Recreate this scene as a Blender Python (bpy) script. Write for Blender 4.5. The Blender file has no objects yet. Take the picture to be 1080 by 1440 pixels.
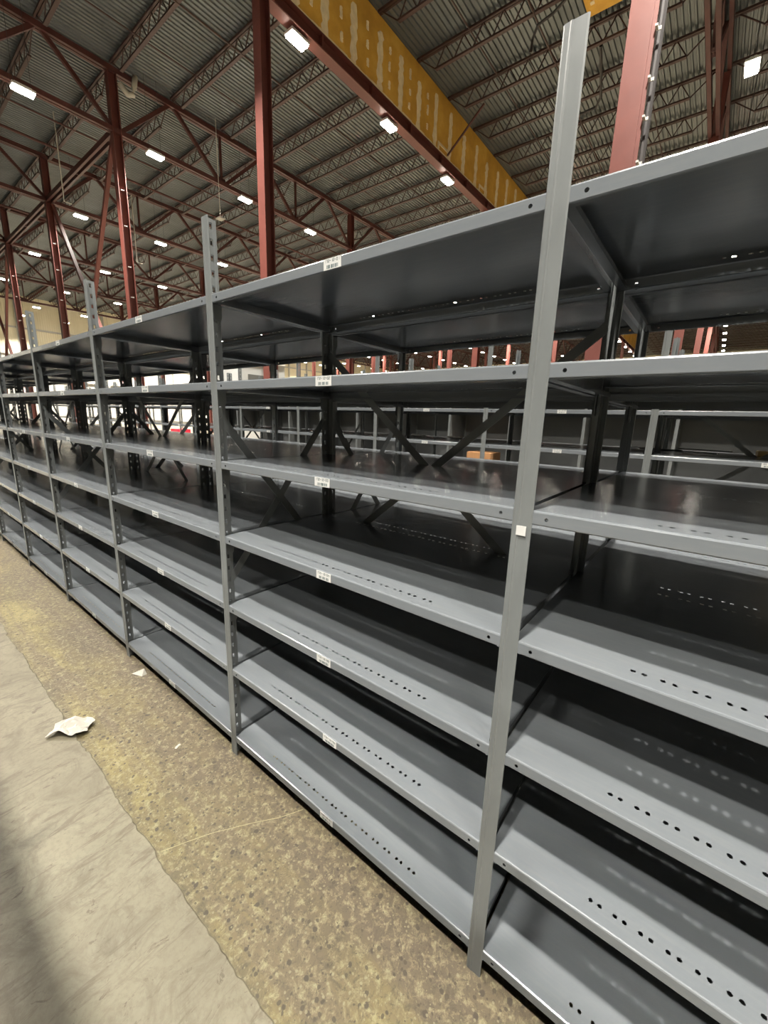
import bpy, bmesh, math, random
from mathutils import Vector, Matrix
random.seed(7)
S = bpy.context.scene
COL = S.collection

# ------------------------------------------------------------------ camera
CAM = Vector((-0.8624, -0.2954, 1.5411))
YAW, TILT, ROLL, FPX = -0.9066, 1.3497, 0.0327, 575.18
Rz = Matrix.Rotation(YAW, 3, 'Z'); Rx = Matrix.Rotation(TILT, 3, 'X'); Rr = Matrix.Rotation(ROLL, 3, 'Z')
ROT = Rz @ Rx @ Rr
cd = bpy.data.cameras.new('camera'); cam = bpy.data.objects.new('camera', cd); COL.objects.link(cam)
cam.matrix_world = Matrix.Translation(CAM) @ ROT.to_4x4()
cd.sensor_fit = 'HORIZONTAL'; cd.sensor_width = 36.0; cd.lens = FPX / 1080 * 36.0
cd.clip_start = 0.02; cd.clip_end = 300
S.camera = cam

# ------------------------------------------------------------------ light levels and exposure
LAMP_W = 1060.0          # power of each high bay fixture (downward)
LENS_E = 70.0           # glow of the diffuser itself
S.view_settings.view_transform = 'Standard'
S.view_settings.look = 'None'
S.view_settings.exposure = 0.0
S.view_settings.gamma = 1.0
S.view_settings.use_curve_mapping = False
wd = bpy.data.worlds.new('world'); S.world = wd; wd.use_nodes = True
wd.node_tree.nodes['Background'].inputs[0].default_value = (0.9, 0.88, 0.8, 1)
wd.node_tree.nodes['Background'].inputs[1].default_value = 0.0

def project(p):
    q = ROT.transposed() @ (Vector(p) - CAM)
    if q.z > -0.05: return None
    return 540 + FPX * q.x / -q.z, 720 - FPX * q.y / -q.z
def in_frame(pts, m=15):
    """true when the segment or point set comes into the picture"""
    n = len(pts)
    for i in range(n):
        a = Vector(pts[i]); b = Vector(pts[(i + 1) % n])
        for k in range(13):
            r = project(a.lerp(b, k / 12))
            if r and -m < r[0] < 1080 + m and -m < r[1] < 700: return True
    return False

ORD = ['nearest', 'second', 'third', 'fourth', 'fifth', 'sixth', 'seventh', 'eighth', 'ninth', 'tenth', 'eleventh', 'twelfth',
       'thirteenth', 'fourteenth', 'fifteenth', 'sixteenth', 'seventeenth', 'eighteenth', 'nineteenth', 'twentieth']
def nth(k):
    if k < len(ORD): return ORD[k]
    t = ['twenty', 'thirty', 'forty'][(k + 1) // 10 - 2]; u = (k + 1) % 10
    if u == 0: return {'twenty': 'twentieth', 'thirty': 'thirtieth', 'forty': 'fortieth'}[t]
    return t + '-' + ['', 'first', 'second', 'third', 'fourth', 'fifth', 'sixth', 'seventh', 'eighth', 'ninth'][u]

# ------------------------------------------------------------------ materials
def new_mat(name):
    m = bpy.data.materials.new(name); m.use_nodes = True
    return m, m.node_tree, m.node_tree.nodes['Principled BSDF']
def node(nt, kind, **kw):
    n = nt.nodes.new(kind)
    for k, v in kw.items():
        if k in n.inputs.keys(): n.inputs[k].default_value = v
        else: setattr(n, k, v)
    return n
def ramp(nt, fac, stops):
    r = nt.nodes.new('ShaderNodeValToRGB'); e = r.color_ramp.elements
    e[0].position, e[0].color = stops[0][0], (*stops[0][1], 1)
    e[1].position, e[1].color = stops[-1][0], (*stops[-1][1], 1)
    for p, c in stops[1:-1]:
        x = e.new(p); x.color = (*c, 1)
    nt.links.new(fac, r.inputs[0]); return r.outputs[0]
def mix(nt, a, b, fac, mode='MIX'):
    m = nt.nodes.new('ShaderNodeMix'); m.data_type = 'RGBA'; m.blend_type = mode
    for sock, v in ((m.inputs[0], fac), (m.inputs[6], a), (m.inputs[7], b)):
        if hasattr(v, 'is_output') or isinstance(v, bpy.types.NodeSocket): nt.links.new(v, sock)
        elif isinstance(v, (int, float)): sock.default_value = v
        else: sock.default_value = (*v, 1)
    return m.outputs[2]
def noise(nt, vec, scale, detail=4, rough=0.55, dist=0.0):
    n = nt.nodes.new('ShaderNodeTexNoise'); n.inputs['Scale'].default_value = scale
    n.inputs['Detail'].default_value = detail; n.inputs['Roughness'].default_value = rough
    n.inputs['Distortion'].default_value = dist
    nt.links.new(vec, n.inputs['Vector']); return n.outputs['Fac']
def coords(nt, scale=(1, 1, 1), kind='Object'):
    t = nt.nodes.new('ShaderNodeTexCoord'); m = nt.nodes.new('ShaderNodeMapping')
    m.inputs['Scale'].default_value = scale
    nt.links.new(t.outputs[kind], m.inputs[0]); return m.outputs[0]
def world_coords(nt, scale=(1, 1, 1)):
    t = nt.nodes.new('ShaderNodeNewGeometry'); m = nt.nodes.new('ShaderNodeMapping')
    m.inputs['Scale'].default_value = scale
    nt.links.new(t.outputs['Position'], m.inputs[0]); return m.outputs[0]
def bump(nt, b, h, strength=0.3, dist=0.01):
    n = nt.nodes.new('ShaderNodeBump'); n.inputs['Strength'].default_value = strength
    n.inputs['Distance'].default_value = dist
    nt.links.new(h, n.inputs['Height']); nt.links.new(n.outputs[0], b.inputs['Normal'])

def painted(name, col, rough=0.45, metal=0.0, var=0.12, scale=3.0, spec=0.5, stretch=(1, 1, 1), rvar=0.08):
    m, nt, b = new_mat(name)
    v = world_coords(nt, stretch)
    n = noise(nt, v, scale, 5, 0.6)
    dark = tuple(c * (1 - var) for c in col); lite = tuple(min(1, c * (1 + var)) for c in col)
    nt.links.new(ramp(nt, n, [(0.3, dark), (0.7, lite)]), b.inputs['Base Color'])
    n2 = noise(nt, v, scale * 6, 3)
    r = nt.nodes.new('ShaderNodeMapRange'); r.inputs[3].default_value = rough - rvar; r.inputs[4].default_value = rough + rvar
    nt.links.new(n2, r.inputs[0]); nt.links.new(r.outputs[0], b.inputs['Roughness'])
    b.inputs['Metallic'].default_value = metal
    b.inputs['Specular IOR Level'].default_value = spec
    return m

M = {}
def shelf_mat():
    m, nt, b = new_mat('grey_shelf_enamel')
    v = world_coords(nt, (1, 1, 1))
    big = noise(nt, v, 2.3, 4, 0.6)
    c = ramp(nt, big, [(0.2, (0.118, 0.130, 0.143)), (0.8, (0.135, 0.147, 0.159))])
    sc = noise(nt, world_coords(nt, (12, 1.2, 12)), 9, 4, 0.6, 0.3)      # faint rub marks along the deck
    c = mix(nt, c, (0.155, 0.163, 0.167), ramp(nt, sc, [(0.45, (0, 0, 0)), (0.85, (0.5, 0.5, 0.5))]))
    nt.links.new(c, b.inputs['Base Color'])
    r = nt.nodes.new('ShaderNodeMapRange'); r.inputs[3].default_value = 0.15; r.inputs[4].default_value = 0.23
    nt.links.new(noise(nt, v, 4, 2, 0.5), r.inputs[0]); nt.links.new(r.outputs[0], b.inputs['Roughness'])
    b.inputs['Metallic'].default_value = 0.1
    bump(nt, b, noise(nt, v, 320, 2), 0.06, 0.001)
    return m
M['shelf'] = shelf_mat()
M['post'] = painted('grey_post_enamel', (0.118, 0.127, 0.128), 0.36, 0.1, 0.14, 9.0, stretch=(1, 1, 0.3))
M['dark_post'] = painted('dark_rear_post_enamel', (0.10, 0.105, 0.11), 0.42, 0.1, 0.15, 6)
M['black'] = painted('black_pipe', (0.025, 0.022, 0.022), 0.5)
M['red'] = painted('red_oxide_steel', (0.115, 0.031, 0.023), 0.5, 0.0, 0.10, 2.5)
M['truss'] = painted('red_oxide_roof_steel', (0.07, 0.020, 0.016), 0.55, 0.0, 0.18, 2.0)
M['joist'] = painted('brown_joist_steel', (0.048, 0.022, 0.018), 0.55, 0.0, 0.18, 2.0)
M['deck'] = painted('galvanised_roof_deck', (0.155, 0.172, 0.177), 0.34, 0.5, 0.16, 0.8, stretch=(0.3, 1, 1))
M['white'] = painted('white_sheet', (0.40, 0.39, 0.36), 0.5)
M['housing'] = painted('lamp_housing', (0.6, 0.6, 0.58), 0.4)
M['lens'], nt, b = new_mat('lamp_diffuser')
b.inputs['Base Color'].default_value = (1, 1, 1, 1)
b.inputs['Emission Color'].default_value = (1.0, 0.93, 0.80, 1); b.inputs['Emission Strength'].default_value = LENS_E
M['sticker'] = painted('white_label_stock', (0.42, 0.42, 0.41), 0.4, var=0.03)
M['ink'] = painted('label_ink', (0.02, 0.05, 0.055), 0.6)
M['paper'] = painted('crumpled_paper', (0.33, 0.315, 0.28), 0.8, var=0.05, scale=20)
M['carton'] = painted('brown_cardboard', (0.30, 0.15, 0.06), 0.8, var=0.1, scale=4)
M['tan'] = painted('yellow_tan_board', (0.62, 0.45, 0.2), 0.7)
M['crack'] = painted('pale_crack_filler', (0.20, 0.175, 0.10), 0.8, 0, 0.3, 60)
M['redbin'] = painted('bright_red_plastic', (0.75, 0.03, 0.06), 0.4)
M['panel'] = painted('dark_grey_back_panel', (0.085, 0.088, 0.087), 0.5, 0.1, 0.15, 2)
M['pvc'] = painted('off_white_plastic_pipe', (0.45, 0.43, 0.37), 0.45, var=0.04)
M['office'] = painted('pale_grey_cladding', (0.33, 0.34, 0.34), 0.5, var=0.04)

def wall_mat():
    m, nt, b = new_mat('cream_wall_cladding')
    g = nt.nodes.new('ShaderNodeNewGeometry'); s = nt.nodes.new('ShaderNodeSeparateXYZ')
    nt.links.new(g.outputs['Position'], s.inputs[0])
    up = nt.nodes.new('ShaderNodeMapRange'); up.inputs[1].default_value = 6.9; up.inputs[2].default_value = 7.0
    nt.links.new(s.outputs[2], up.inputs[0])
    v = world_coords(nt, (1, 1, 0.25))
    c1 = ramp(nt, noise(nt, v, 0.7, 4), [(0.3, (0.66, 0.60, 0.43)), (0.7, (0.76, 0.70, 0.53))])
    c = mix(nt, (0.42, 0.41, 0.37), c1, up.outputs[0])
    nt.links.new(c, b.inputs['Base Color']); b.inputs['Roughness'].default_value = 0.7
    w = nt.nodes.new('ShaderNodeTexWave'); w.inputs['Scale'].default_value = 1.6
    nt.links.new(world_coords(nt, (1, 1, 0)), w.inputs['Vector']); bump(nt, b, w.outputs['Fac'], 0.4, 0.04)
    return m
M['wall'] = wall_mat()

def foam_mat():
    m, nt, b = new_mat('ochre_foam_board')
    v = world_coords(nt)
    c = ramp(nt, noise(nt, v, 1.3, 5, 0.6), [(0.3, (0.52, 0.275, 0.036)), (0.55, (0.66, 0.365, 0.05)), (0.75, (0.76, 0.47, 0.09))])
    nt.links.new(c, b.inputs['Base Color']); b.inputs['Roughness'].default_value = 0.75
    bump(nt, b, noise(nt, v, 30, 4), 0.4, 0.02)
    return m
M['foam'] = foam_mat()
M['bead'] = painted('beige_foam_bead', (0.80, 0.66, 0.42), 0.8, 0, 0.12, 6)

def old_floor():
    m, nt, b = new_mat('worn_exposed_aggregate_concrete')
    v = world_coords(nt)
    n1 = noise(nt, v, 1.9, 7, 0.62, 0.4)
    c = ramp(nt, n1, [(0.32, (0.0548, 0.0429, 0.0200)), (0.45, (0.0858, 0.0681, 0.0281)), (0.55, (0.1273, 0.1029, 0.0370)), (0.70, (0.1724, 0.1428, 0.0592))])
    # greyish brown wheel track running along the rack
    t = noise(nt, world_coords(nt, (3.6, 0.35, 1)), 1.9, 6, 0.65, 0.3)
    c = mix(nt, c, (0.0725, 0.0548, 0.0326), ramp(nt, t, [(0.47, (0, 0, 0)), (0.60, (0.8, 0.8, 0.8))]))
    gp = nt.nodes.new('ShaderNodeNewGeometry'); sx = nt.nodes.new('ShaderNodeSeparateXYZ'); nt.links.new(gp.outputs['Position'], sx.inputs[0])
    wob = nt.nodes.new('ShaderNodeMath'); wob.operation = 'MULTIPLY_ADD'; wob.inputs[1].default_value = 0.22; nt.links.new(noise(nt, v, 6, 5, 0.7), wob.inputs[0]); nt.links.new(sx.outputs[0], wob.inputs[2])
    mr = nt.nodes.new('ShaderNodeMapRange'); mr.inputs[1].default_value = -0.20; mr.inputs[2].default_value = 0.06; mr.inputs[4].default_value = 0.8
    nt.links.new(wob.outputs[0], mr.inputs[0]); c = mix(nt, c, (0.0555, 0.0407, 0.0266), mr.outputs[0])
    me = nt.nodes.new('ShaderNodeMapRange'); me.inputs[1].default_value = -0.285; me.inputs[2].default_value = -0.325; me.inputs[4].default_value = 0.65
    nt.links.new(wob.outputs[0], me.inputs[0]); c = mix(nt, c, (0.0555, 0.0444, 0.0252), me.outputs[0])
    f = noise(nt, v, 34, 7, 0.75, 0.4)
    c = mix(nt, c, (0.2065, 0.1820, 0.1006), ramp(nt, f, [(0.49, (0, 0, 0)), (0.66, (0.8, 0.8, 0.8))]))
    c = mix(nt, c, (0.0311, 0.0222, 0.0118), ramp(nt, noise(nt, v, 24, 8, 0.8, 0.8), [(0.50, (0, 0, 0)), (0.68, (0.8, 0.8, 0.8))]))
    g2 = noise(nt, v, 90, 4, 0.7, 0.2)
    c = mix(nt, c, (0.0311, 0.0229, 0.0126), ramp(nt, g2, [(0.55, (0, 0, 0)), (0.70, (0.8, 0.8, 0.8))]))
    # aggregate pebbles: dark brown ones of a few sizes
    vw = nt.nodes.new('ShaderNodeVectorMath'); vw.operation = 'ADD'
    nz = nt.nodes.new('ShaderNodeTexNoise'); nz.inputs['Scale'].default_value = 45
    nt.links.new(v, nz.inputs['Vector'])
    sc = nt.nodes.new('ShaderNodeVectorMath'); sc.operation = 'SCALE'; sc.inputs['Scale'].default_value = 0.012
    nt.links.new(nz.outputs['Color'], sc.inputs[0]); nt.links.new(v, vw.inputs[0]); nt.links.new(sc.outputs[0], vw.inputs[1])
    for scl, thr, col, amt, mtn in ((30, 0.20, (0.0274, 0.0200, 0.0118), 0.9, 0.35), (52, 0.24, (0.0333, 0.0244, 0.0133), 0.85, 0.35), (80, 0.26, (0.1650, 0.1480, 0.0888), 0.6, 0.55)):
        vo = nt.nodes.new('ShaderNodeTexVoronoi'); vo.inputs['Scale'].default_value = scl
        nt.links.new(vw.outputs[0], vo.inputs['Vector'])
        s = nt.nodes.new('ShaderNodeSeparateColor'); nt.links.new(vo.outputs['Color'], s.inputs[0])
        pick = nt.nodes.new('ShaderNodeMath'); pick.operation = 'GREATER_THAN'; pick.inputs[1].default_value = mtn
        nt.links.new(s.outputs[0], pick.inputs[0])
        # pebble radius varies cell by cell
        rad = nt.nodes.new('ShaderNodeMapRange'); rad.inputs[3].default_value = thr * 0.5; rad.inputs[4].default_value = thr * 1.5
        nt.links.new(s.outputs[1], rad.inputs[0])
        d = nt.nodes.new('ShaderNodeMath'); d.operation = 'SUBTRACT'
        nt.links.new(rad.outputs[0], d.inputs[0]); nt.links.new(vo.outputs['Distance'], d.inputs[1])
        e = nt.nodes.new('ShaderNodeMapRange'); e.inputs[1].default_value = 0.0; e.inputs[2].default_value = 0.07
        e.inputs[4].default_value = amt; nt.links.new(d.outputs[0], e.inputs[0])
        k = nt.nodes.new('ShaderNodeMath'); k.operation = 'MULTIPLY'
        nt.links.new(e.outputs[0], k.inputs[0]); nt.links.new(pick.outputs[0], k.inputs[1])
        c = mix(nt, c, col, k.outputs[0])
    nt.links.new(c, b.inputs['Base Color'])
    b.inputs['Roughness'].default_value = 0.62
    bump(nt, b, f, 0.35, 0.004)
    return m
def pale_floor():
    m, nt, b = new_mat('pale_smooth_concrete')
    v = world_coords(nt)
    c = ramp(nt, noise(nt, v, 2.6, 7, 0.62, 0.5), [(0.28, (0.0980, 0.0851, 0.0570)), (0.5, (0.1277, 0.1125, 0.0768)), (0.75, (0.1520, 0.1353, 0.0950))])
    c = mix(nt, c, (0.0730, 0.0623, 0.0388), ramp(nt, noise(nt, v, 7.5, 8, 0.75, 1.1), [(0.48, (0, 0, 0)), (0.63, (0.8, 0.8, 0.8))]))
    c = mix(nt, c, (0.0456, 0.0357, 0.0228), ramp(nt, noise(nt, world_coords(nt, (1, 1.8, 1)), 13, 6, 0.75, 0.9), [(0.60, (0, 0, 0)), (0.65, (0.8, 0.8, 0.8))]))
    st = noise(nt, world_coords(nt, (1.6, 8, 1)), 2.6, 7, 0.75, 0.8)        # scuffs across the slab
    c = mix(nt, c, (0.0638, 0.0532, 0.0327), ramp(nt, st, [(0.54, (0, 0, 0)), (0.63, (0.8, 0.8, 0.8))]))
    fn = noise(nt, v, 60, 5, 0.7)
    c = mix(nt, c, (0.0882, 0.0760, 0.0502), ramp(nt, fn, [(0.45, (0, 0, 0)), (0.75, (0.8, 0.8, 0.8))]))
    nt.links.new(c, b.inputs['Base Color']); b.inputs['Roughness'].default_value = 0.6
    bump(nt, b, noise(nt, v, 40, 5), 0.12, 0.003)
    return m
M['old_floor'] = old_floor(); M['pale_floor'] = pale_floor()

# ------------------------------------------------------------------ mesh helpers
class MB:
    def __init__(s): s.v = []; s.f = []; s.m = []; s.mi = 0
    def add(s, vs, fs):
        o = len(s.v); s.v += [tuple(p) for p in vs]; s.f += [tuple(i + o for i in f) for f in fs]; s.m += [s.mi] * len(fs); return s
    def box(s, x0, x1, y0, y1, z0, z1):
        return s.add([(x0, y0, z0), (x1, y0, z0), (x1, y1, z0), (x0, y1, z0), (x0, y0, z1), (x1, y0, z1), (x1, y1, z1), (x0, y1, z1)],
                     [(0, 3, 2, 1), (4, 5, 6, 7), (0, 1, 5, 4), (1, 2, 6, 5), (2, 3, 7, 6), (3, 0, 4, 7)])
    def bar(s, p, q, w, h, up=(0, 0, 1)):
        p = Vector(p); q = Vector(q); d = (q - p).normalized(); up = Vector(up)
        if abs(d.dot(up)) > 0.98: up = Vector((1, 0, 0))
        a = d.cross(up).normalized(); b = a.cross(d).normalized()
        c = [a * (w / 2) * i + b * (h / 2) * j for i, j in ((-1, -1), (1, -1), (1, 1), (-1, 1))]
        return s.add([p + k for k in c] + [q + k for k in c], [(0, 3, 2, 1), (4, 5, 6, 7), (0, 1, 5, 4), (1, 2, 6, 5), (2, 3, 7, 6), (3, 0, 4, 7)])
    def tube(s, pts, r, n=8):
        pts = [Vector(p) for p in pts]; rings = []
        for i, p in enumerate(pts):
            d = (pts[min(i + 1, len(pts) - 1)] - pts[max(i - 1, 0)]).normalized()
            up = Vector((0, 0, 1)) if abs(d.z) < 0.9 else Vector((1, 0, 0))
            a = d.cross(up).normalized(); b = a.cross(d)
            rings.append([p + (a * math.cos(2 * math.pi * k / n) + b * math.sin(2 * math.pi * k / n)) * r for k in range(n)])
        vs = [p for g in rings for p in g]; fs = []
        for i in range(len(pts) - 1):
            for k in range(n):
                fs.append((i * n + k, i * n + (k + 1) % n, (i + 1) * n + (k + 1) % n, (i + 1) * n + k))
        fs.append(tuple(range(n))[::-1]); fs.append(tuple((len(pts) - 1) * n + k for k in range(n)))
        return s.add(vs, fs)
    def mesh(s, name, mats, solid=0.0, smooth=False, bevel=0.0):
        me = bpy.data.meshes.new(name); me.from_pydata(s.v, [], s.f)
        mats = mats if isinstance(mats, (list, tuple)) else [mats]
        for m in mats: me.materials.append(m)
        me.polygons.foreach_set('material_index', s.m)
        me.update()
        if solid or bevel:
            bm = bmesh.new(); bm.from_mesh(me)
            bmesh.ops.remove_doubles(bm, verts=bm.verts, dist=1e-5)
            if bevel:
                bmesh.ops.bevel(bm, geom=list(bm.edges), offset=bevel, segments=2, affect='EDGES', profile=0.5)
            if solid:
                bmesh.ops.recalc_face_normals(bm, faces=bm.faces)
                bmesh.ops.solidify(bm, geom=list(bm.faces), thickness=solid)
            bm.to_mesh(me); bm.free()
        if smooth: me.polygons.foreach_set('use_smooth', [True] * len(me.polygons))
        me.update(); return me

def link(name, me, parent=None, loc=(0, 0, 0), rot=(0, 0, 0)):
    o = bpy.data.objects.new(name, me); COL.objects.link(o); o.location = loc; o.rotation_euler = rot
    if parent is not None: o.parent = parent
    return o
def tag(o, label=None, cat=None, group=None, kind=None):
    if label: o['label'] = label
    if cat: o['category'] = cat
    if group: o['group'] = group
    if kind: o['kind'] = kind
    return o
def empty(name, loc, rz=0.0):
    o = bpy.data.objects.new(name, None); COL.objects.link(o); o.location = loc; o.rotation_euler = (0, 0, rz)
    o.empty_display_size = 0.1; return o

# a rectangular sheet cell (origin p, edges u and v) with an octagonal hole in its middle
def holed(mb, p, u, v, r, hw=None, hh=None):
    p = Vector(p); u = Vector(u); v = Vector(v); c = p + u / 2 + v / 2
    uh = u.normalized(); vh = v.normalized()
    outer = [p, p + u / 2, p + u, p + u + v / 2, p + u + v, p + u / 2 + v, p + v, p + v / 2]
    dirs = [(-1, -1), (0, -1), (1, -1), (1, 0), (1, 1), (0, 1), (-1, 1), (-1, 0)]
    inner = []
    for a, b in dirs:
        if hw: inner.append(c + uh * a * hw + vh * b * hh)
        else:
            k = 0.7071 if a and b else 1.0
            inner.append(c + (uh * a + vh * b) * r * k)
    mb.add(outer + inner, [(i, (i + 1) % 8, 8 + (i + 1) % 8, 8 + i) for i in range(8)])
def quad(mb, p, u, v):
    p = Vector(p); u = Vector(u); v = Vector(v); mb.add([p, p + u, p + u + v, p + v], [(0, 1, 2, 3)])

# ------------------------------------------------------------------ structure
Y_WALL = 57.4; X_END = 78.0
DECK_Z = 12.70
_re = random.Random(21); _wob = {}
def _vn(y, f, k):
    i = math.floor(y * f); t = y * f - i; t = t * t * (3 - 2 * t)
    def g(j):
        if (k, j) not in _wob: _wob[(k, j)] = random.Random(j * 31 + k * 977).uniform(-1, 1)
        return _wob[(k, j)]
    return g(i) * (1 - t) + g(i + 1) * t
def floor_edge(y):
    return -0.432 + 0.010 * _vn(y, 1.3, 1) + 0.006 * _vn(y, 6, 2) + 0.0045 * _vn(y, 19, 3) + 0.0035 * _vn(y, 47, 4) + 0.006 * (y - 1) / 3
fl = MB(); fl.box(-24, X_END, -16, Y_WALL, -0.2, 0.0)
tag(link('floor', fl.mesh('floor', M['old_floor'])), kind='structure')
pf = MB(); n = 2600; y0, y1 = -6.0, Y_WALL - 0.1
ys = [-6 + i * 0.008 for i in range(1600)] + [6.8 + i * 0.2 for i in range(250)]
ys = [y for y in ys if y < y1]
for a, b_ in zip(ys[:-1], ys[1:]):
    xa = floor_edge(a) + random.uniform(-0.0025, 0.0025) if False else floor_edge(a)
    xb = floor_edge(b_)
    pf.add([(-24, a, 0.003), (xa - 0.004, a, 0.003), (xb - 0.004, b_, 0.003), (-24, b_, 0.003)], [(0, 1, 2, 3)])
    pf.add([(xa - 0.004, a, 0.003), (xa, a, 0.0002), (xb, b_, 0.0002), (xb - 0.004, b_, 0.003)], [(0, 1, 2, 3)])
tag(link('floor', pf.mesh('pale_slab', M['pale_floor'])), kind='structure')

def ceiling():
    mb = MB(); p = 0.152; y = -16.0; prof = []
    while y < Y_WALL:
        prof += [(y, 0.0), (y + 0.045, 0.0), (y + 0.062, 0.04), (y + 0.135, 0.04)]; y += p
    vs = []; fs = []
    for (yy, dz) in prof:
        vs += [(-24, yy, DECK_Z + dz), (X_END, yy, DECK_Z + dz)]
    for i in range(len(prof) - 1): fs.append((2 * i, 2 * i + 1, 2 * i + 3, 2 * i + 2))
    mb.add(vs, fs)
    mb.box(-24, X_END, -16, Y_WALL, DECK_Z + 0.09, DECK_Z + 0.25)
    return mb.mesh('corrugated_deck', M['deck'])
tag(link('ceiling', ceiling()), kind='structure')
def wall(name, x0, x1, y0, y1):
    mb = MB(); mb.box(x0, x1, y0, y1, 0, DECK_Z + 0.2)
    return tag(link(name, mb.mesh(name, M['wall'])), kind='structure')
wall('wall_back', -24, X_END, Y_WALL, Y_WALL + 0.3)
wall('wall_front', -24, X_END, -16.3, -16)
wall('wall_right', X_END, X_END + 0.3, -16, Y_WALL)
wall('wall_left', -24.3, -24, -16, Y_WALL)
g = MB()
for z in (4.6, 7.0, 9.6): g.box(-24, X_END, Y_WALL - 0.14, Y_WALL - 0.001, z - 0.08, z + 0.08)
tag(link('trim_1', g.mesh('wall_girts', M['white'])), kind='structure')
g = MB()
for i in range(24): g.box(-20 + i * 3.86 - .1, -20 + i * 3.86 + .1, Y_WALL - 0.2, Y_WALL - 0.001, 0, 12.4)
tag(link('trim_2', g.mesh('wall_pilasters', M['white'])), kind='structure')

# ------------------------------------------------------------------ steel frame of the building
CX = [6.088 + 11.6 * k for k in range(-1, 6)]
TY = [1.25, 9.06, 17.2, 25.1, 33.1, 41.1, 49.1]
ROWN = ['the first', 'the second', 'the third', 'the fourth', 'the fifth', 'the sixth', 'the last']

def column_mesh(h):
    mb = MB(); w = 0.135; d = 0.135; t = 0.012
    mb.box(-d, -d + 2 * t, -w, w, 0, h); mb.box(d - 2 * t, d, -w, w, 0, h); mb.box(-d + 2 * t, d - 2 * t, -t, t, 0, h)
    return mb.mesh('wide_flange_shaft', M['red'])
col_full = column_mesh(12.38); col_short = column_mesh(10.50)
mb = MB(); mb.box(-0.2, 0.2, -0.2, 0.2, 0, 0.03); base_plate = mb.mesh('base_plate', M['red'])
mb = MB(); mb.box(-0.04, 0.05, -0.03, 0.0, -0.012, 0.012); mb.box(0.035, 0.05, -0.06, -0.03, -0.018, 0.018); clip_me = mb.mesh('pipe_clip', M['white'])
mb = MB(); mb.tube([(0, 0, 1.0), (0, 0, 12.3)], 0.045, 10); dpipe = mb.mesh('drain_pipe', M['black'])
for j, y in enumerate(TY):
    for i, x in enumerate(CX):
        if y < 0: continue
        if not in_frame([(x, y, 2.2), (x, y, 12)]): continue
        c = empty('steel_column', (x, y, 0))
        short = abs(y - 9.06) < 0.1
        link('shaft', col_short if short else col_full, c, (0, 0, 0.03)); link('base_plate', base_plate, c)
        if i == 1 and j == 0:
            for z in (4.4, 5.02, 5.53, 5.96, 6.50, 7.1): link('pipe_clip', clip_me, c, (0.1, -0.135, z))
        elif i == 1 and j in (2, 3, 4):
            for z in (3.6, 4.5, 5.6, 6.6, 7.9, 9.0): link('pipe_clip', clip_me, c, (-0.02, -0.1, z))
        xi = ['left line', 'nearest column line', 'second column line', 'third column line', 'fourth column line', 'farthest column line', 'farthest column line'][i]
        yi = ['by the nearest truss', 'under the foam wall beam', 'under first truss past foam wall', 'under second truss past foam wall', 'under third truss past foam wall', 'under fourth truss past foam wall', 'under last truss before end wall'][j]
        tag(c, 'red steel column %s, %s' % (yi, xi), 'column', 'red steel columns of the warehouse')
        if i == 1 and j == 0:
            pp = link('drain_pipe', dpipe, None, (x + 0.27, y - 0.16, 0)); pp.name = 'vertical_pipe'
            tag(pp, 'black vertical pipe clipped beside the big pink-red column at upper right', 'pipe')

# trusses along x, panel nodes every 1.93 m
def truss_parts(wide):
    L = 11.6; q = L / 6; zt, zb = 12.50, 10.76; P = {}
    mb = MB()
    gap = 0.05 if wide else 0.02; cw = 0.10
    for s in (-1, 1): mb.box(0, L, s * gap - (cw if s < 0 else 0), s * gap + (cw if s > 0 else 0), zt - .08, zt + .08)
    P['top_chord'] = [mb.mesh('truss_top_chord', M['truss'])]
    mb = MB()
    for s in (-1, 1): mb.box(0, L, s * gap - (cw if s < 0 else 0), s * gap + (cw if s > 0 else 0), zb - .07, zb + .07)
    P['bottom_chord'] = [mb.mesh('truss_bottom_chord', M['truss'])]
    P['diagonal'] = []
    for a, b_ in ((0, 1), (1, 2), (2, 3), (3, 4), (4, 5), (5, 6)):
        za, zb_ = (zb, zt) if a % 2 == 0 else (zt, zb)
        mb = MB(); mb.bar((a * q + .1, 0, za), (b_ * q - .02, 0, zb_), 0.12, 0.10, (0, 1, 0)); P['diagonal'].append(mb.mesh('truss_diagonal', M['truss']))
    P['vertical'] = []
    for a in (2, 4):
        mb = MB(); mb.box(a * q - .04, a * q + .04, -.04, .04, zb, zt); P['vertical'].append(mb.mesh('truss_vertical', M['truss']))
    P['gusset'] = []
    for a in (2, 4):
        mb = MB(); mb.box(a * q - .17, a * q + .17, -.012, .012, zb - .02, zb + .24); P['gusset'].append(mb.mesh('truss_gusset', M['truss']))
    return P
TP = {False: truss_parts(False), True: truss_parts(True)}
for j, y in enumerate(TY):
    if j == 1: continue
    for i in range(-1, 6):
        x = 6.088 + 11.6 * i
        if not in_frame([(x, y, 10.7), (x + 11.6, y, 10.7), (x + 11.6, y, 12.5), (x, y, 12.5)]): continue
        t = empty('roof_truss', (x, y, 0))
        for part, ms in TP[j == 0].items():
            for me in ms: link(part, me, t)
        tag(t, 'red roof truss %s, %s' % (['over the camera', '', 'on first line past foam wall', 'on second line past foam wall', 'on third line past foam wall', 'on fourth line past foam wall', 'on last line before end wall'][j],
            ['leftmost span', 'second span rightward', 'third span rightward', 'fourth span rightward', 'fifth span rightward', 'sixth span rightward', 'seventh span rightward'][i + 1]),
            'roof truss', 'red roof trusses')

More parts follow.
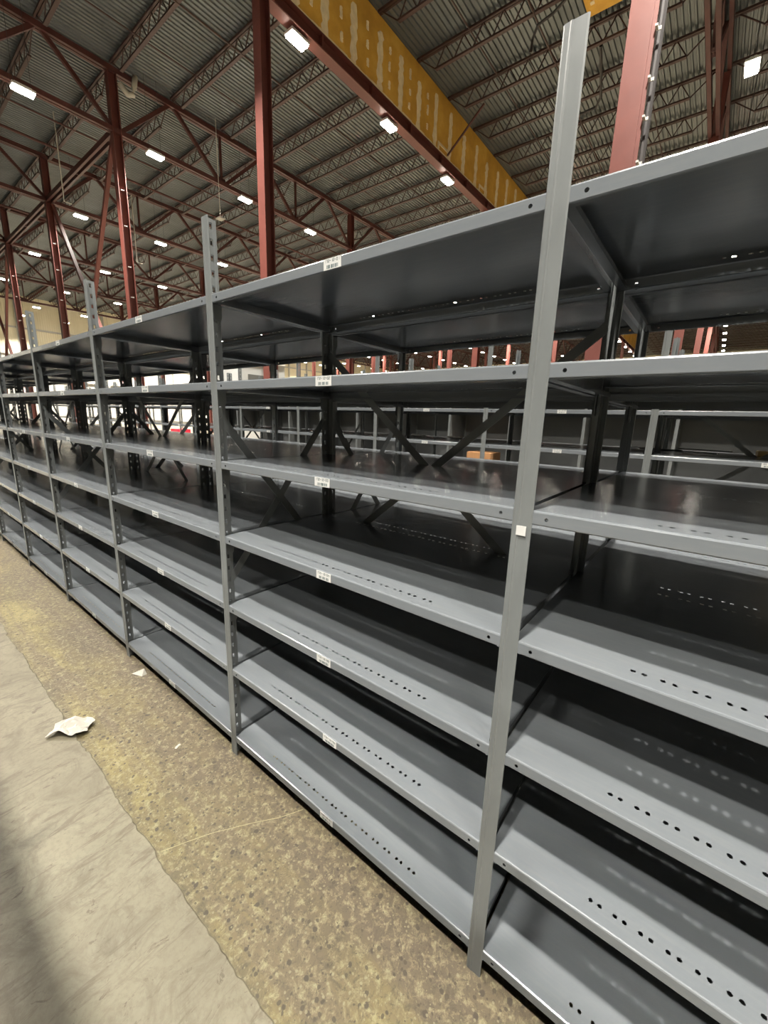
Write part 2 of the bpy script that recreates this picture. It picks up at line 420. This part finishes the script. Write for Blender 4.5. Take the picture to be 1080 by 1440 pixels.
# struts and X bracing in the column line (plane x = CX[1])
for a, b_, nm in ((17.2, 25.1, 'first'), (25.1, 33.1, 'second'), (33.1, 41.1, 'third'), (41.1, 49.1, 'fourth')):
    s = empty('bracing_strut', (CX[1], a, 0))
    mb = MB(); mb.box(-.13, -.05, .14, b_ - a - .14, 10.66, 10.84); mb.box(.05, .13, .14, b_ - a - .14, 10.66, 10.84); link('angle_pair', mb.mesh('strut_angles', M['truss']), s)
    mb = MB(); mb.box(-.05, .05, .5, .56, 10.66, 10.84); mb.box(-.05, .05, (b_ - a) / 2, (b_ - a) / 2 + .06, 10.66, 10.84); link('batten', mb.mesh('strut_battens', M['truss']), s)
    tag(s, 'dark red horizontal strut in the nearest column line, %s bay past the foam wall' % nm, 'strut', 'column line struts')
for a, b_, nm in ((17.2, 25.1, 'first'), (33.1, 41.1, 'third')):
    s = empty('cross_brace', (CX[1], a, 0)); L = b_ - a
    mb = MB(); mb.bar((-.05, .15, 10.6), (-.05, L - .15, 0.35), .13, .13, (1, 0, 0)); link('diagonal', mb.mesh('brace_diagonal', M['red']), s)
    mb = MB(); mb.bar((.09, L - .15, 10.6), (.09, .15, 0.35), .13, .13, (1, 0, 0)); link('diagonal', mb.mesh('brace_diagonal', M['red']), s)
    tag(s, 'red steel X brace between columns in the %s bay past the foam wall' % nm, 'cross brace', 'red X braces')

# bar joists, spanning truss to truss
def joist_parts(L):
    zt, zb = 12.62, 12.12; P = []
    mb = MB(); mb.box(-.065, -.01, 0, L, zt - .03, zt + .03); mb.box(.01, .065, 0, L, zt - .03, zt + .03); P.append(('top_chord', mb.mesh('joist_top_chord', M['joist'])))
    mb = MB(); mb.box(-.05, .05, .7, L - .7, zb - .025, zb + .025); P.append(('bottom_chord', mb.mesh('joist_bottom_chord', M['joist'])))
    mb = MB(); n = int(round((L - 1.4) / 0.62)); q = (L - 1.4) / n
    mb.bar((0, .08, zt), (0, .7, zb), .028, .028)
    for k in range(n):
        ya = .7 + k * q
        mb.bar((0, ya, zb), (0, ya + q / 2, zt), .026, .026); mb.bar((0, ya + q / 2, zt), (0, ya + q, zb), .026, .026)
    mb.bar((0, L - .7, zb), (0, L - .08, zt), .028, .028)
    P.append(('web', mb.mesh('joist_web', M['joist'])))
    return P
JL = [(-6.7, 1.1), (1.4, 8.92), (9.24, 17.06), (17.34, 24.96), (25.24, 32.96), (33.24, 40.96), (41.24, 48.96), (49.24, 57.2)]
JN = ['over the camera', 'on the near side of the foam wall', 'just beyond the foam wall', 'in second bay past foam wall', 'in third bay past foam wall', 'in fourth bay past foam wall', 'in fifth bay past foam wall', 'in last bay by the end wall']
JP = {}
for j, (a, b_) in enumerate(JL):
    cnt = 0
    for i in range(-4, 36):
        x = 6.088 + 11.6 / 6 * i
        if x > X_END - 1: continue
        if not in_frame([(x, a, 12.6), (x, b_, 12.6), (x, b_, 12.1), (x, a, 12.1)], 5): continue
        key = round(b_ - a, 2)
        if key not in JP: JP[key] = joist_parts(key)
        o = empty('bar_joist', (x, a, 0))
        for nm, me in JP[key]: link(nm, me, o)
        tag(o, 'brown bar joist %s, %s from left' % (JN[j], nth(cnt) if cnt else 'first'), 'roof joist', 'bar joists ' + JN[j])
        cnt += 1

# thin bridging and sprinkler lines running across the joists
for (y, z, r, nm, x0, x1, m) in ((12.62, 12.1, .022, 'just beyond the foam wall', 0, 60, 'joist'), (15.0, 12.42, .02, 'in front of the first truss beyond the foam wall', 0, 60, 'joist'),
                           (21.0, 12.1, .03, 'in the second roof bay beyond the foam wall', 0, 60, 'truss'), (22.8, 12.0, .05, 'thick, in the second roof bay', 0, 60, 'truss'),
                           (29.1, 12.1, .03, 'in the third roof bay beyond the foam wall', 0, 60, 'truss'), (30.9, 11.9, .06, 'thick, in the third roof bay', 0, 60, 'truss'), (37.5, 12.0, .05, 'in the fourth roof bay', 0, 60, 'truss'), (45.5, 12.0, .05, 'in the fifth roof bay', 0, 60, 'truss'),
                           (5.2, 12.1, .022, 'on the near side of the foam wall', 8, 60, 'joist'), (3.2, 12.45, .022, 'close to the nearest truss', 8, 60, 'joist'), (7.0, 12.45, .02, 'beside the near face of the foam wall', 8, 60, 'joist')):
    mb = MB(); mb.tube([(x0, y, z), (x1, y, z)], r, 8)
    tag(link('ceiling_pipe', mb.mesh('ceiling_pipe', M[m])), 'dark pipe across the joists, %s' % nm, 'pipe', 'roof pipes')

# beam and foam curtain wall at y = 9.06
bm_ = empty('steel_beam', (0, 9.06, 0))
mb = MB(); mb.box(-6, 64, -.13, .13, 10.52, 10.545); mb.box(-6, 64, -.13, .13, 10.86, 10.885); mb.box(-6, 64, -.008, .008, 10.545, 10.86)
link('rolled_section', mb.mesh('beam_section', M['red']), bm_)
mb = MB(); mb.tube([(-6, -.18, 10.50), (64, -.18, 10.50)], .022, 8)
link('conduit', mb.mesh('beam_conduit', M['red']), bm_)
mb = MB()
for k in range(34): mb.box(-5.7 + k * 1.93, -5.66 + k * 1.93, -.125, .125, 10.545, 10.86)
link('stiffener', mb.mesh('beam_stiffeners', M['red']), bm_)
tag(bm_, 'long red steel beam running under the yellow foam wall', 'beam')
cw_ = empty('curtain_wall', (0, 9.0, 0))
mb = MB(); mb.box(-6, 64, 0, .14, 10.89, DECK_Z - .005); link('foam_board', mb.mesh('foam_board', M['foam']), cw_)
def bead(x, z0, z1, w, seed):
    rnd = random.Random(seed); mb = MB(); n = 16; prev = None; pts = []
    for k in range(n + 1):
        z = z0 + (z1 - z0) * k / n; ww = w * rnd.uniform(.7, 1.25) * (0.55 if k in (0, n) else 1); cx = x + rnd.uniform(-.012, .012)
        pts.append(((cx - ww / 2, 0, z), (cx - ww * .3, -.022, z), (cx + ww * .3, -.022, z), (cx + ww / 2, 0, z)))
    vs = [p for r in pts for p in r]; fs = []
    for k in range(n):
        for q in range(3): fs.append((4 * k + q, 4 * k + q + 1, 4 * k + q + 5, 4 * k + q + 4))
    fs += [(3, 2, 1, 0), (4 * n, 4 * n + 1, 4 * n + 2, 4 * n + 3)]
    mb.add(vs, fs); return mb.mesh('foam_bead', M['bead'])
rn = random.Random(3)
for k in range(46):
    x = 4.93 + 1.03 * k + rn.uniform(-.06, .06)
    link('seam_bead', bead(x, 10.9, rn.uniform(12.2, 12.5), .25, k), cw_, (0, -.001, 0))
for k in range(8):                                        # broken drips between the first seams
    x = 5.45 + 1.03 * k
    for q in range(3):
        z = 11.15 + q * .42 + rn.uniform(0, .1)
        link('foam_drip', bead(x + rn.uniform(-.03, .03), z, z + rn.uniform(.15, .3), .10, 100 + k * 5 + q), cw_, (0, -.001, 0))
mb = MB()
rn2 = random.Random(9); xs = [-6 + k * .25 for k in range(281)]
for a, b_ in zip(xs[:-1], xs[1:]): mb.box(a, b_, -.035, 0, 10.89, 10.95 + rn2.uniform(0, .03))
link('bottom_bead', mb.mesh('bottom_bead', M['bead']), cw_)
for x in (13.75, 17.0, 20.2):
    mb = MB(); mb.box(x - .3, x + .35, -.03, 0, 11.13, 11.2); mb.box(x - .36, x - .28, -.03, 0, 10.95, 11.2); mb.box(x + .3, x + .38, -.03, 0, 10.95, 11.2)
    link('patch_bead', mb.mesh('patch_bead', M['bead']), cw_)
tag(cw_, 'ochre yellow insulated curtain wall with beige foam seams hanging above the red beam', 'curtain wall')
mb = MB(); mb.bar((14.0, 8.95, 11.0), (14.0, 7.6, 12.1), .05, .05)
tag(link('knee_brace', mb.mesh('knee_brace', M['truss'])), 'dark red diagonal brace from a joist down to the foot of the yellow wall', 'brace')
mb = MB(); mb.box(12.3, 13.35, 2.4, 4.25, 12.50, 12.56)
mb.mi = 1; mb.box(12.9, 13.0, 4.02, 4.12, 12.485, 12.5); mb.box(12.75, 12.8, 3.2, 3.5, 12.485, 12.5)
o = link('foam_patch', mb.mesh('foam_patch', [M['foam'], M['bead']]), None)
tag(o, 'small ochre foam board patch under the deck at the top edge of the picture', 'insulation panel')

# droppers, hoses, elbow, access point
mb = MB(); mb.tube([(11.9, 4.3, 12.1), (12.05, 4.75, 12.02), (12.06, 5.15, 11.95), (12.2, 5.32, 11.8), (12.25, 5.36, 11.55)], .035, 8)
tag(link('drain_hose', mb.mesh('drain_hose', M['black'])), 'short dark bent drain pipe under the roof left of the tall post top', 'pipe')
mb = MB(); mb.tube([(13.9, 4.0, 12.1), (14.6, 4.1, 11.9), (15.3, 4.22, 11.7), (15.55, 4.4, 11.62), (15.6, 4.9, 11.62)], .04, 8)
tag(link('drain_hose', mb.mesh('drain_hose', M['black'])), 'long dark bent drain pipe under the roof right of the tall post top', 'pipe')
mb = MB(); mb.tube([(6.78, 17.0, 12.9 - .3), (6.72, 17.0, 12.25), (6.66, 17.0, 12.02), (6.5, 17.0, 11.95), (6.25, 17.0, 12.15)], .085, 12)
tag(link('pipe_elbow', mb.mesh('pipe_elbow', M['pvc'], smooth=True)), 'off-white bent plastic pipe hooked beside a column top at upper left', 'pipe')
ap = empty('access_point', (9.45, 16.6, 9.2))
mb = MB(); mb.tube([(0, 0, .06), (0, 0, 3.4)], .012, 6); link('cable', mb.mesh('ap_cable', M['pvc']), ap)
mb = MB(); mb.box(-.13, .13, -.13, .13, -.02, .02); mb.box(-.03, .03, -.03, .03, .02, .07); link('plate', mb.mesh('ap_plate', M['white'], bevel=.004), ap)
tag(ap, 'small white square device hanging on a long thin cable over the second post', 'wireless access point')
for (x, y, z, nm) in ((9.3, 24.2, 9.0, 'farther one'), (5.6, 21.4, 9.6, 'one near the left X brace')):
    mb = MB(); mb.tube([(x, y, z + 3), (x, y, z), (x + .25, y, z)], .02, 6)
    tag(link('pipe_dropper', mb.mesh('pipe_dropper', M['pvc'])), 'thin hooked pipe dropper hanging from the far roof, the %s' % nm, 'pipe', 'hooked droppers')

# ------------------------------------------------------------------ high bay lamps
mb = MB(); mb.box(-.27, .27, -.15, .15, .0, .06); mb.box(-.2, .2, -.07, .07, .06, .12); housing = mb.mesh('lamp_housing', M['housing'], bevel=.006)
mb = MB(); mb.box(-.245, .245, -.125, .125, -.045, .001); lens = mb.mesh('lamp_lens', M['lens'])
mb = MB(); mb.tube([(-.2, 0, .1), (-.2, 0, 2.3)], .006, 5); mb.tube([(.2, 0, .1), (.2, 0, 2.3)], .006, 5); wires = mb.mesh('lamp_wires', M['black'])
LL = bpy.data.lights.new('high_bay_glow', 'AREA'); LL.shape = 'RECTANGLE'; LL.size = .34; LL.size_y = .22
LL.energy = LAMP_W; LL.color = (1.0, 0.945, 0.85); LL.spread = math.radians(112)
LXS = [-10.86 + 3.6 * k for k in range(0, 25)]
LYS = [-7.6, .44, 9.1, 16.75, 24.6, 32.6, 40.8, 49.1, 54.6]  # last row is added only to brighten the end wall
rown = ['behind the camera', 'in nearest row', 'in row along the red beam', 'in first row past foam wall', 'in second row past foam wall', 'in third row past foam wall', 'in fourth row past foam wall', 'in fifth row past foam wall', 'in added row brightening the end wall']
for j, y in enumerate(LYS):
    c = 0
    for i, x in enumerate(LXS):
        vis = in_frame([(x - .2, y, 10.4), (x + .2, y, 10.4)], 6)
        near = abs(x) < 15 and abs(y) < 12 and x < 9
        lit_wall = y > 48 and x < 40 and i % 2 == 0
        if not (vis or near or lit_wall) or x > 66: continue
        if abs(y - .44) < .1 and abs(x + .06) < .1: continue          # no lit fixture right above this aisle
        if abs(y - .44) < .1 and abs(x - 3.54) < .1: x += .35
        yy = y - (.55 if j == 2 else 0) if False else y
        if x < -1: x += .42
        o = empty('high_bay_lamp', (x, yy, 10.4))
        link('housing', housing, o); link('diffuser', lens, o); link('hanger_wires', wires, o)
        l = link('glow', LL, o, (0, 0, -.05))
        tag(o, 'bright high bay lamp %s, %s from left' % (rown[j], nth(c) if c else 'first'), 'ceiling lamp', 'high bay lamps ' + rown[j])
        c += 1

# ------------------------------------------------------------------ boltless steel shelving
W = 1.22; DEP = 0.60; PH = 2.215
LEV = [0.100, 0.449, 0.753, 1.058, 1.364, 1.662, 1.965]

def shelf_mesh(mat, detail=True):
    """one shelf deck: top at z=0, front lip at x=0.001, from y=0.006 to 1.214"""
    mb = MB(); ya, yb = 0.0065, W - 0.0065; f = 0.0015; d = DEP - 0.0015; L = yb - ya
    def row(xc):
        w = .024; y = ya
        for k in range(15):
            c0 = .243 + .0510 * k
            for h in (c0, c0 + .0195):
                if h - .00975 > y + 1e-6: quad(mb, (xc - w / 2, y, 0), (w, 0, 0), (0, h - .00975 - y, 0))
                holed(mb, (xc - w / 2, h - .00975, 0), (w, 0, 0), (0, .0195, 0), .0050); y = h + .00975
        quad(mb, (xc - w / 2, y, 0), (w, 0, 0), (0, yb - y, 0))
    e = .004
    if detail:
        quad(mb, (f + e, ya, 0), (.033 - f - e, 0, 0), (0, L, 0)); row(.045)
        quad(mb, (.057, ya, 0), (.486, 0, 0), (0, L, 0)); row(.555)
        quad(mb, (.567, ya, 0), (d - e - .567, 0, 0), (0, L, 0))
    else: quad(mb, (f + e, ya, 0), (d - f - 2 * e, 0, 0), (0, L, 0))
    # front and back lips with rounded edge and inward return
    for sgn, x0 in ((1, f), (-1, d)):
        def P(dx, y, z): return (x0 + sgn * dx, y, z)
        prof = [(e, 0), (.0012, -.0012), (0, -e)]
        for (a, za), (b_, zb) in zip(prof[:-1], prof[1:]):
            mb.add([P(a, ya, za), P(b_, ya, zb), P(b_, yb, zb), P(a, yb, za)], [(0, 1, 2, 3) if sgn < 0 else (3, 2, 1, 0)])
        zt, zb = -e, -.0285
        cuts = [ya, .0415, .0585, yb - .0520, yb - .0350, yb]
        for k in range(5):
            p = P(0, cuts[k], zb); u = (0, cuts[k + 1] - cuts[k], 0); v = (0, 0, zt - zb)
            if k in (1, 3) and detail: holed(mb, p, u, v, .0042)
            else: quad(mb, p, u, v)
        prof = [(0, zb), (.0012, zb - .002), (.004, zb - .003), (.016, zb - .003), (.016, zb + .006)]
        for (a, za), (b_, zb2) in zip(prof[:-1], prof[1:]):
            mb.add([P(a, ya, za), P(b_, ya, zb2), P(b_, yb, zb2), P(a, yb, za)], [(0, 1, 2, 3)])
    for yy, s in ((ya, 1), (yb, -1)):                       # end flanges, returned inward
        quad(mb, (f, yy, -.031), (d - f, 0, 0), (0, 0, .031))
        quad(mb, (f, yy, -.031), (d - f, 0, 0), (0, s * .022, 0))
        quad(mb, (f, yy + s * .022, -.031), (d - f, 0, 0), (0, 0, .012))
    me = mb.mesh('shelf_deck', mat)
    bm = bmesh.new(); bm.from_mesh(me)
    bmesh.ops.remove_doubles(bm, verts=bm.verts, dist=1e-5)
    bmesh.ops.recalc_face_normals(bm, faces=bm.faces)
    bm.to_mesh(me); bm.free()
    return me
def clip_mesh(mat):
    """one rounded bracket tab, hugging the post web"""
    mb = MB(); w, h = .017, .088
    pts = [(w * math.cos(math.pi + math.pi * a / 8), -h + w + w * math.sin(math.pi + math.pi * a / 8)) for a in range(9)]
    pts = [(-w, -.004)] + pts + [(w, -.004)]; n = len(pts)
    mb.add([(x, 0, z) for x, z in pts] + [(x, .0018, z) for x, z in pts], [tuple(range(n)), tuple(range(n, 2 * n))[::-1]] + [(k, (k + 1) % n, n + (k + 1) % n, n + k) for k in range(n)])
    return mb.mesh('corner_bracket', mat)
def post_mesh(mat, slots=True):
    """T post: flange at x=0 facing -x with a rolled bead, web going +x, slots in the web"""
    mb = MB(); H = PH
    ys = [-.0215, -.0185, .0045, .0075, .0105, .0185, .0215]; xs = [.0015, -.0005, -.0005, -.0022, -.0005, -.0005, .0015]
    for k in range(len(ys) - 1):
        mb.add([(xs[k], ys[k], 0), (xs[k + 1], ys[k + 1], 0), (xs[k + 1], ys[k + 1], H), (xs[k], ys[k], H)], [(0, 1, 2, 3)])
    x0, x1 = .0, .044
    n = 42; p = .0512
    if slots:
        z = 0
        zz = [2.190 - p * k for k in range(n)][::-1]; zz = [q for q in zz if q > .05]
        quad(mb, (x0, 0, 0), (.0165, 0, 0), (0, 0, H)); quad(mb, (.0285, 0, 0), (x1 - .0285, 0, 0), (0, 0, H))
        for q in zz:
            quad(mb, (.0165, 0, z), (.012, 0, 0), (0, 0, q - .012 - z))
            holed(mb, (.0165, 0, q - .012), (.012, 0, 0), (0, 0, .024), 0, .0042, .0085); z = q + .012
        quad(mb, (.0165, 0, z), (.012, 0, 0), (0, 0, H - z))
    else: quad(mb, (x0, 0, 0), (x1, 0, 0), (0, 0, H))
    quad(mb, (x1, 0, 0), (0, .008, 0), (0, 0, H))
    return mb.mesh('post', mat, solid=.0016)
def brace_mesh(mat, p, q, normal, w=.032):
    mb = MB(); mb.bar(p, q, w, .003, normal); return mb.mesh('brace_strap', mat)

SH = shelf_mesh(M['shelf']); SH_LOW = shelf_mesh(M['shelf'], False); CL = clip_mesh(M['post'])
PO = post_mesh(M['post']); 
# the same post turned for the back of the rack
PR = PO.copy(); PR.transform(Matrix.Translation((DEP, 0, 0)) @ Matrix.Rotation(math.pi, 4, 'Z'))
SB = [brace_mesh(M['post'], (.025, .004, 1.53), (.575, .004, .84), (0, 1, 0)), brace_mesh(M['post'], (.025, .0075, .84), (.575, .0075, 1.53), (0, 1, 0))]
RB = [brace_mesh(M['post'], (DEP - .003, .01, 1.84), (DEP - .003, W - .01, .84), (1, 0, 0)), brace_mesh(M['post'], (DEP - .0065, .01, .84), (DEP - .0065, W - .01, 1.84), (1, 0, 0))]

# seven-segment style numerals and bars give the printed shelf labels their look
SEG = {'0': 'abcdef', '1': 'bc', '2': 'abged', '3': 'abgcd', '4': 'fgbc', '5': 'afgcd', '6': 'afgecd', '7': 'abc', '8': 'abcdefg', '9': 'abfgcd', '-': 'g', 'A': 'abcefg'}
def label_mesh(text, seed, w=.066, h=.0275):
    mb = MB(); x = -.0012                                  # plate on the lip, facing -x ; y runs to the left of the reader
    mb.box(x, 0, -w / 2, w / 2, -h / 2, h / 2); mb.mi = 1
    cwid = .0048; chh = .0078; tk = .0011; n = len(text); start = n * (cwid + .0016) / 2
    for k, ch in enumerate(text):
        cy = start - k * (cwid + .0016); top = h / 2 - .0022; bot = top - chh; mid = (top + bot) / 2; l = cy; r = cy - cwid
        for s in SEG[ch]:
            seg = {'a': (r, l, top - tk, top), 'g': (r, l, mid - tk / 2, mid + tk / 2), 'd': (r, l, bot, bot + tk), 'f': (l - tk, l, mid, top), 'b': (r, r + tk, mid, top), 'e': (l - tk, l, bot, mid), 'c': (r, r + tk, bot, mid)}[s]
            mb.box(x - .0003, x, seg[0], seg[1], seg[2], seg[3])
    rnd = random.Random(seed); y = .021
    while y > -.021:
        bw = rnd.choice((.0006, .0012, .0018)); mb.box(x - .0003, x, y - bw, y, -h / 2 + .0025, -h / 2 + .0115); y -= bw + rnd.choice((.0006, .0012, .002))
        if abs(abs(y) - .008) < .0012: y -= .0022
    return mb.mesh('barcode_label', [M['sticker'], M['ink']])

def make_bay(x, y, k, run, depth_dir=1, labels=None, last=False, side=False, rear=False, low=False, panels=False, levels=LEV, lbl='', group='', dz=0.0):
    rz = 0.0
    root = empty('shelving_bay', (x, y, 0), 0.0 if depth_dir > 0 else math.pi)
    for yy in ([0] + ([W] if last else [])):
        link('front_post', PO, root, (0, yy, 0)); link('rear_post', PR, root, (0, yy, 0))
    for i, z in enumerate(levels):
        s = link('shelf', SH_LOW if low else SH, root, (0, 0, z + dz))
        if run in 'AB' and k < 5:
            for yy in (.0040, W - .0058):
                for xc in (.030, DEP - .030): link('corner_bracket', CL, s, (xc, yy, 0))
        if labels and labels.get(i):
            yy, txt = labels[i]
            link('barcode_label', label_mesh(txt, i * 7 + k), s, (.0012, yy, -.0158))
    if side:
        for me in SB: link('side_brace', me, root)
    if rear:
        for me in RB: link('rear_brace', me, root)
    if panels:
        mb = PANEL_BACK; link('back_panel', PANEL_BACK, root); link('side_panel', PANEL_SIDE, root)
    tag(root, lbl, 'shelving', group)
    return root
mb = MB(); mb.box(DEP + .001, DEP + .003, .004, W - .004, .06, 2.19); PANEL_BACK = mb.mesh('back_panel', M['panel'])
mb = MB(); mb.box(.046, DEP - .046, -.0045, -.0025, .06, 2.19); PANEL_SIDE = mb.mesh('side_panel', M['panel'])

# front run A
LY = [.606, .59, .62, .62, .626, .62, .585]
bays = []
for k in range(-1, 7):
    labs = None
    if 0 <= k <= 4:
        labs = {i: (LY[i] + random.Random(k * 9 + i).uniform(-.02, .02) * (k > 0), '17%d-%02d-0%d' % (2 + k // 3, 12 + k, 7 - i)) for i in range(7)}
    nm = {-1: 'cut by the right picture edge beside the stickered tall post', 0: 'the widest, left of the stickered tall post'}.get(k, '%s bay left of the widest full bay' % ['', 'first', 'second', 'third', 'fourth', 'fifth', 'sixth', 'seventh'][max(k, 0)])
    b_ = make_bay(0, W * k, k, 'A', labels=labs, last=(k == 6), side=(k % 2 == 1 or k == -1) and k > 0, rear=(k % 2 == 0), lbl='grey front-run shelving bay, %s' % nm, group='front run of grey shelving bays')
    bays.append(b_)
# white square sticker on the tall post between bay -1 and bay 0
mb = MB(); mb.box(-.0016, .0, -.0105, .0105, -.0105, .0105)
front0 = [c for c in bays[1].children if c.name.startswith('front_post')][0]
st = link('blank_sticker', mb.mesh('blank_sticker', M['sticker']), front0, (-.0022, -.001, 1.3165)); st['label'] = 'small square white sticker'
# rear run B, back to back with A
for k in range(-1, 10):
    make_bay(.607, W * k, k, 'B', last=(k == 9), side=(k % 2 == 1), rear=False, dz=-.010,
             lbl='shelving bay backing the front run, %s' % ('right of the stickered post' if k < 0 else '%s leftward from the stickered post' % (nth(k) if k else 'first')), group='shelving bays behind the front run')
# next double row C / D
for k in range(-2, 12):
    nm = '%s from the right' % (nth(k + 2) if k > -2 else 'first')
    labs = {4: (.6, '165-%02d-03' % (20 + k)), 5: (.6, '165-%02d-02' % (20 + k))} if k < 9 else None
    make_bay(2.485, .04 + W * k, k, 'C', last=(k == 11), side=False, rear=(k in (-1, 4)), labels=labs,
             lbl='shelving bay in front row across the far aisle, %s' % nm, group='shelving bays across the far aisle')
for k in range(-2, 12):
    nm = '%s from the right' % (nth(k + 2) if k > -2 else 'first')
    make_bay(3.092, .04 + W * k, k, 'D', last=(k == 11), low=True, side=(k % 3 == 0),
             lbl='shelving bay in back row across the far aisle, %s' % nm, group='back row bays across the far aisle')
# panelled row E, narrower bays
for k in range(-1, 15):
    r = make_bay(5.335, .075 + 1.05 * k, k, 'E', last=(k == 14), low=True, panels=(k < 11), levels=[0.1, 0.45, 0.80, 1.99],
             lbl='distant shelving bay with dark panels, %s from the right' % (nth(k + 1) if k > -1 else 'first'), group='distant panelled shelving bays')
    r.scale = (1, 1.05 / W, 1)
# the opposite run across the aisle, whose top shelf throws the shade on the floor
for k in range(-2, 8):
    make_bay(-1.20, W * k, k, 'F', depth_dir=-1, last=(k == 7), low=True,
             lbl='grey bay on the camera side of the aisle, %s along' % (nth(k + 2) if k > -2 else 'first'), group='bays on the camera side of the aisle')

# ------------------------------------------------------------------ small things
def crumple(w, h, lift, seed, nx=12, ny=8):
    rnd = random.Random(seed); mb = MB(); vs = []; fs = []
    ph = [rnd.uniform(0, 6.28) for _ in range(6)]
    for j in range(ny + 1):
        for i in range(nx + 1):
            u = i / nx - .5; v = j / ny - .5
            z = lift * (.5 + .5 * abs(math.sin(5 * u + 3.2 * v + ph[0])) + .35 * abs(math.sin(9 * v - 4 * u + ph[1]))) - .35 * lift
            ex = 1 + .10 * math.sin(7 * v + ph[2]); ey = 1 - .55 * abs(u) + .12 * math.sin(8 * u + ph[3])
            vs.append((w * u * ex, h * v * ey, max(.0008, z * (1 - .6 * abs(2 * u)) + rnd.uniform(0, lift * .10))))
            if i < nx and j < ny: a = j * (nx + 1) + i; fs.append((a, a + 1, a + nx + 2, a + nx + 1))
    mb.add(vs, fs); me = mb.mesh('crumpled_sheet', M['paper'], solid=.0006); return me
o = link('paper_scrap', crumple(.165, .115, .05, 5), None, (-.435, 1.945, .0035), (0, 0, math.radians(-42)))
tag(o, 'crumpled torn white paper lying across the edge of the pale concrete', 'paper scrap')
mb = MB(); mb.add([(-.045, 0, .001), (.03, -.02, .001), (.045, .006, .001), (.028, .01, .034), (-.01, .014, .012)], [(0, 1, 3, 4), (1, 2, 3), (0, 4, 3)])
o = link('paper_scrap', mb.mesh('folded_scrap', M['paper'], solid=.0006), None, (-.035, 2.185, 0), (0, 0, math.radians(-55)))
tag(o, 'small folded white paper scrap leaning under the bottom shelf', 'paper scrap')
o = link('paper_scrap', crumple(.03, .012, .006, 8, 6, 4), None, (-.15, 1.457, .0005), (0, 0, .4))
tag(o, 'tiny white paper chip on the brown floor in front of the second post', 'paper scrap')
# paint line across the old slab
mb = MB(); pts = [(-.425, 1.025), (-.34, .985), (-.262, .944), (-.15, .868), (-.06, .80), (.02, .757)]
for (a, b_) in zip(pts[:-1], pts[1:]):
    A = Vector((*a, 0)); B = Vector((*b_, 0)); d = (B - A).normalized(); nrm = Vector((-d.y, d.x, 0)) * .0014
    mb.add([A - nrm + Vector((0, 0, .0006)), B - nrm + Vector((0, 0, .0006)), B + nrm + Vector((0, 0, .0006)), A + nrm + Vector((0, 0, .0006))], [(0, 1, 2, 3)])
tag(link('trim_3', mb.mesh('filled_crack', M['crack'])), kind='structure')

def carton(name, x, y, z, a, b_, h, m, label, cat, rz=0.0):
    root = empty(name, (x, y, z), rz)
    mb = MB(); mb.box(-a / 2, a / 2, -b_ / 2, b_ / 2, 0, h); link('box_body', mb.mesh('carton_body', M[m], bevel=.003), root)
    mb = MB(); mb.box(-a / 2 + .01, -.003, -b_ / 2 + .004, b_ / 2 - .004, h, h + .003); mb.box(.003, a / 2 - .01, -b_ / 2 + .004, b_ / 2 - .004, h, h + .003)
    link('flap', mb.mesh('carton_flap', M[m]), root)
    tag(root, label, cat); return root
carton('cardboard_box', 5.6, 2.68, .801, .4, .42, .27, 'carton', 'brown cardboard box on a distant dark-panelled shelf seen through the gap', 'box')
carton('plastic_bin', 5.6, 13.2, .801, .4, .5, .25, 'redbin', 'bright red bin seen far off between the shelves at left', 'bin')
carton('cardboard_box', 3.35, -.72, 1.365, .2, .3, .035, 'tan', 'flat tan carton on the far shelf at the right picture edge', 'box')
carton('cardboard_box', 5.62, 9.0, .801, .4, .7, .4, 'white', 'white box on a distant shelf seen through the left openings', 'box')
def at(u, v, x):
    d = ROT @ Vector(((u - 540) / FPX, -(v - 720) / FPX, -1)); t = (x - CAM.x) / d.x; return CAM + d * t
for q, (u0, u1, zz, nm) in enumerate(((900, 1010, .012, 'upper'), (955, 1030, .03, 'longest'), (885, 960, .02, 'leftmost'))):
    a = at(u0, 630, 3.45); b2 = at(u1, 632, 3.3)
    mb = MB(); mb.bar((a.x, a.y, 1.356 + zz), (b2.x, b2.y, 1.356 + zz), .022, .008)
    tag(link('loose_strap', mb.mesh('loose_strap', M['post'] if q != 1 else M['black'])), 'loose steel brace strap lying on the far shelf, the %s' % nm, 'metal strap', 'loose straps on the far shelf')
for (u, nm) in ((643, 'right'), (590, 'left')):
    a = at(u, 612, 3.4)
    o = link('paper_sheet', crumple(.22, .2, .02, int(u)), None, (a.x, a.y, 1.3645)); tag(o, 'white paper sheet lying on the far back-row shelf, %s one' % nm, 'paper', 'papers on the far shelf')
# modular office far behind at left
of = empty('modular_office', (17.4, 27.0, 0))
mb = MB(); mb.box(-1.9, 1.9, -1.8, 1.8, 0, 5.15); link('cabin_wall', mb.mesh('office_box', M['office']), of)
mb = MB(); mb.box(-1.95, 1.95, -1.85, 1.85, 5.15, 5.25); link('roof_cap', mb.mesh('office_cap', M['white']), of)
mb = MB(); mb.box(-1.2, .2, -1.83, -1.8, 3.2, 4.3); link('window', mb.mesh('office_window', M['panel']), of)
tag(of, 'pale grey boxy cabin far behind the racks left of centre', 'cabin')
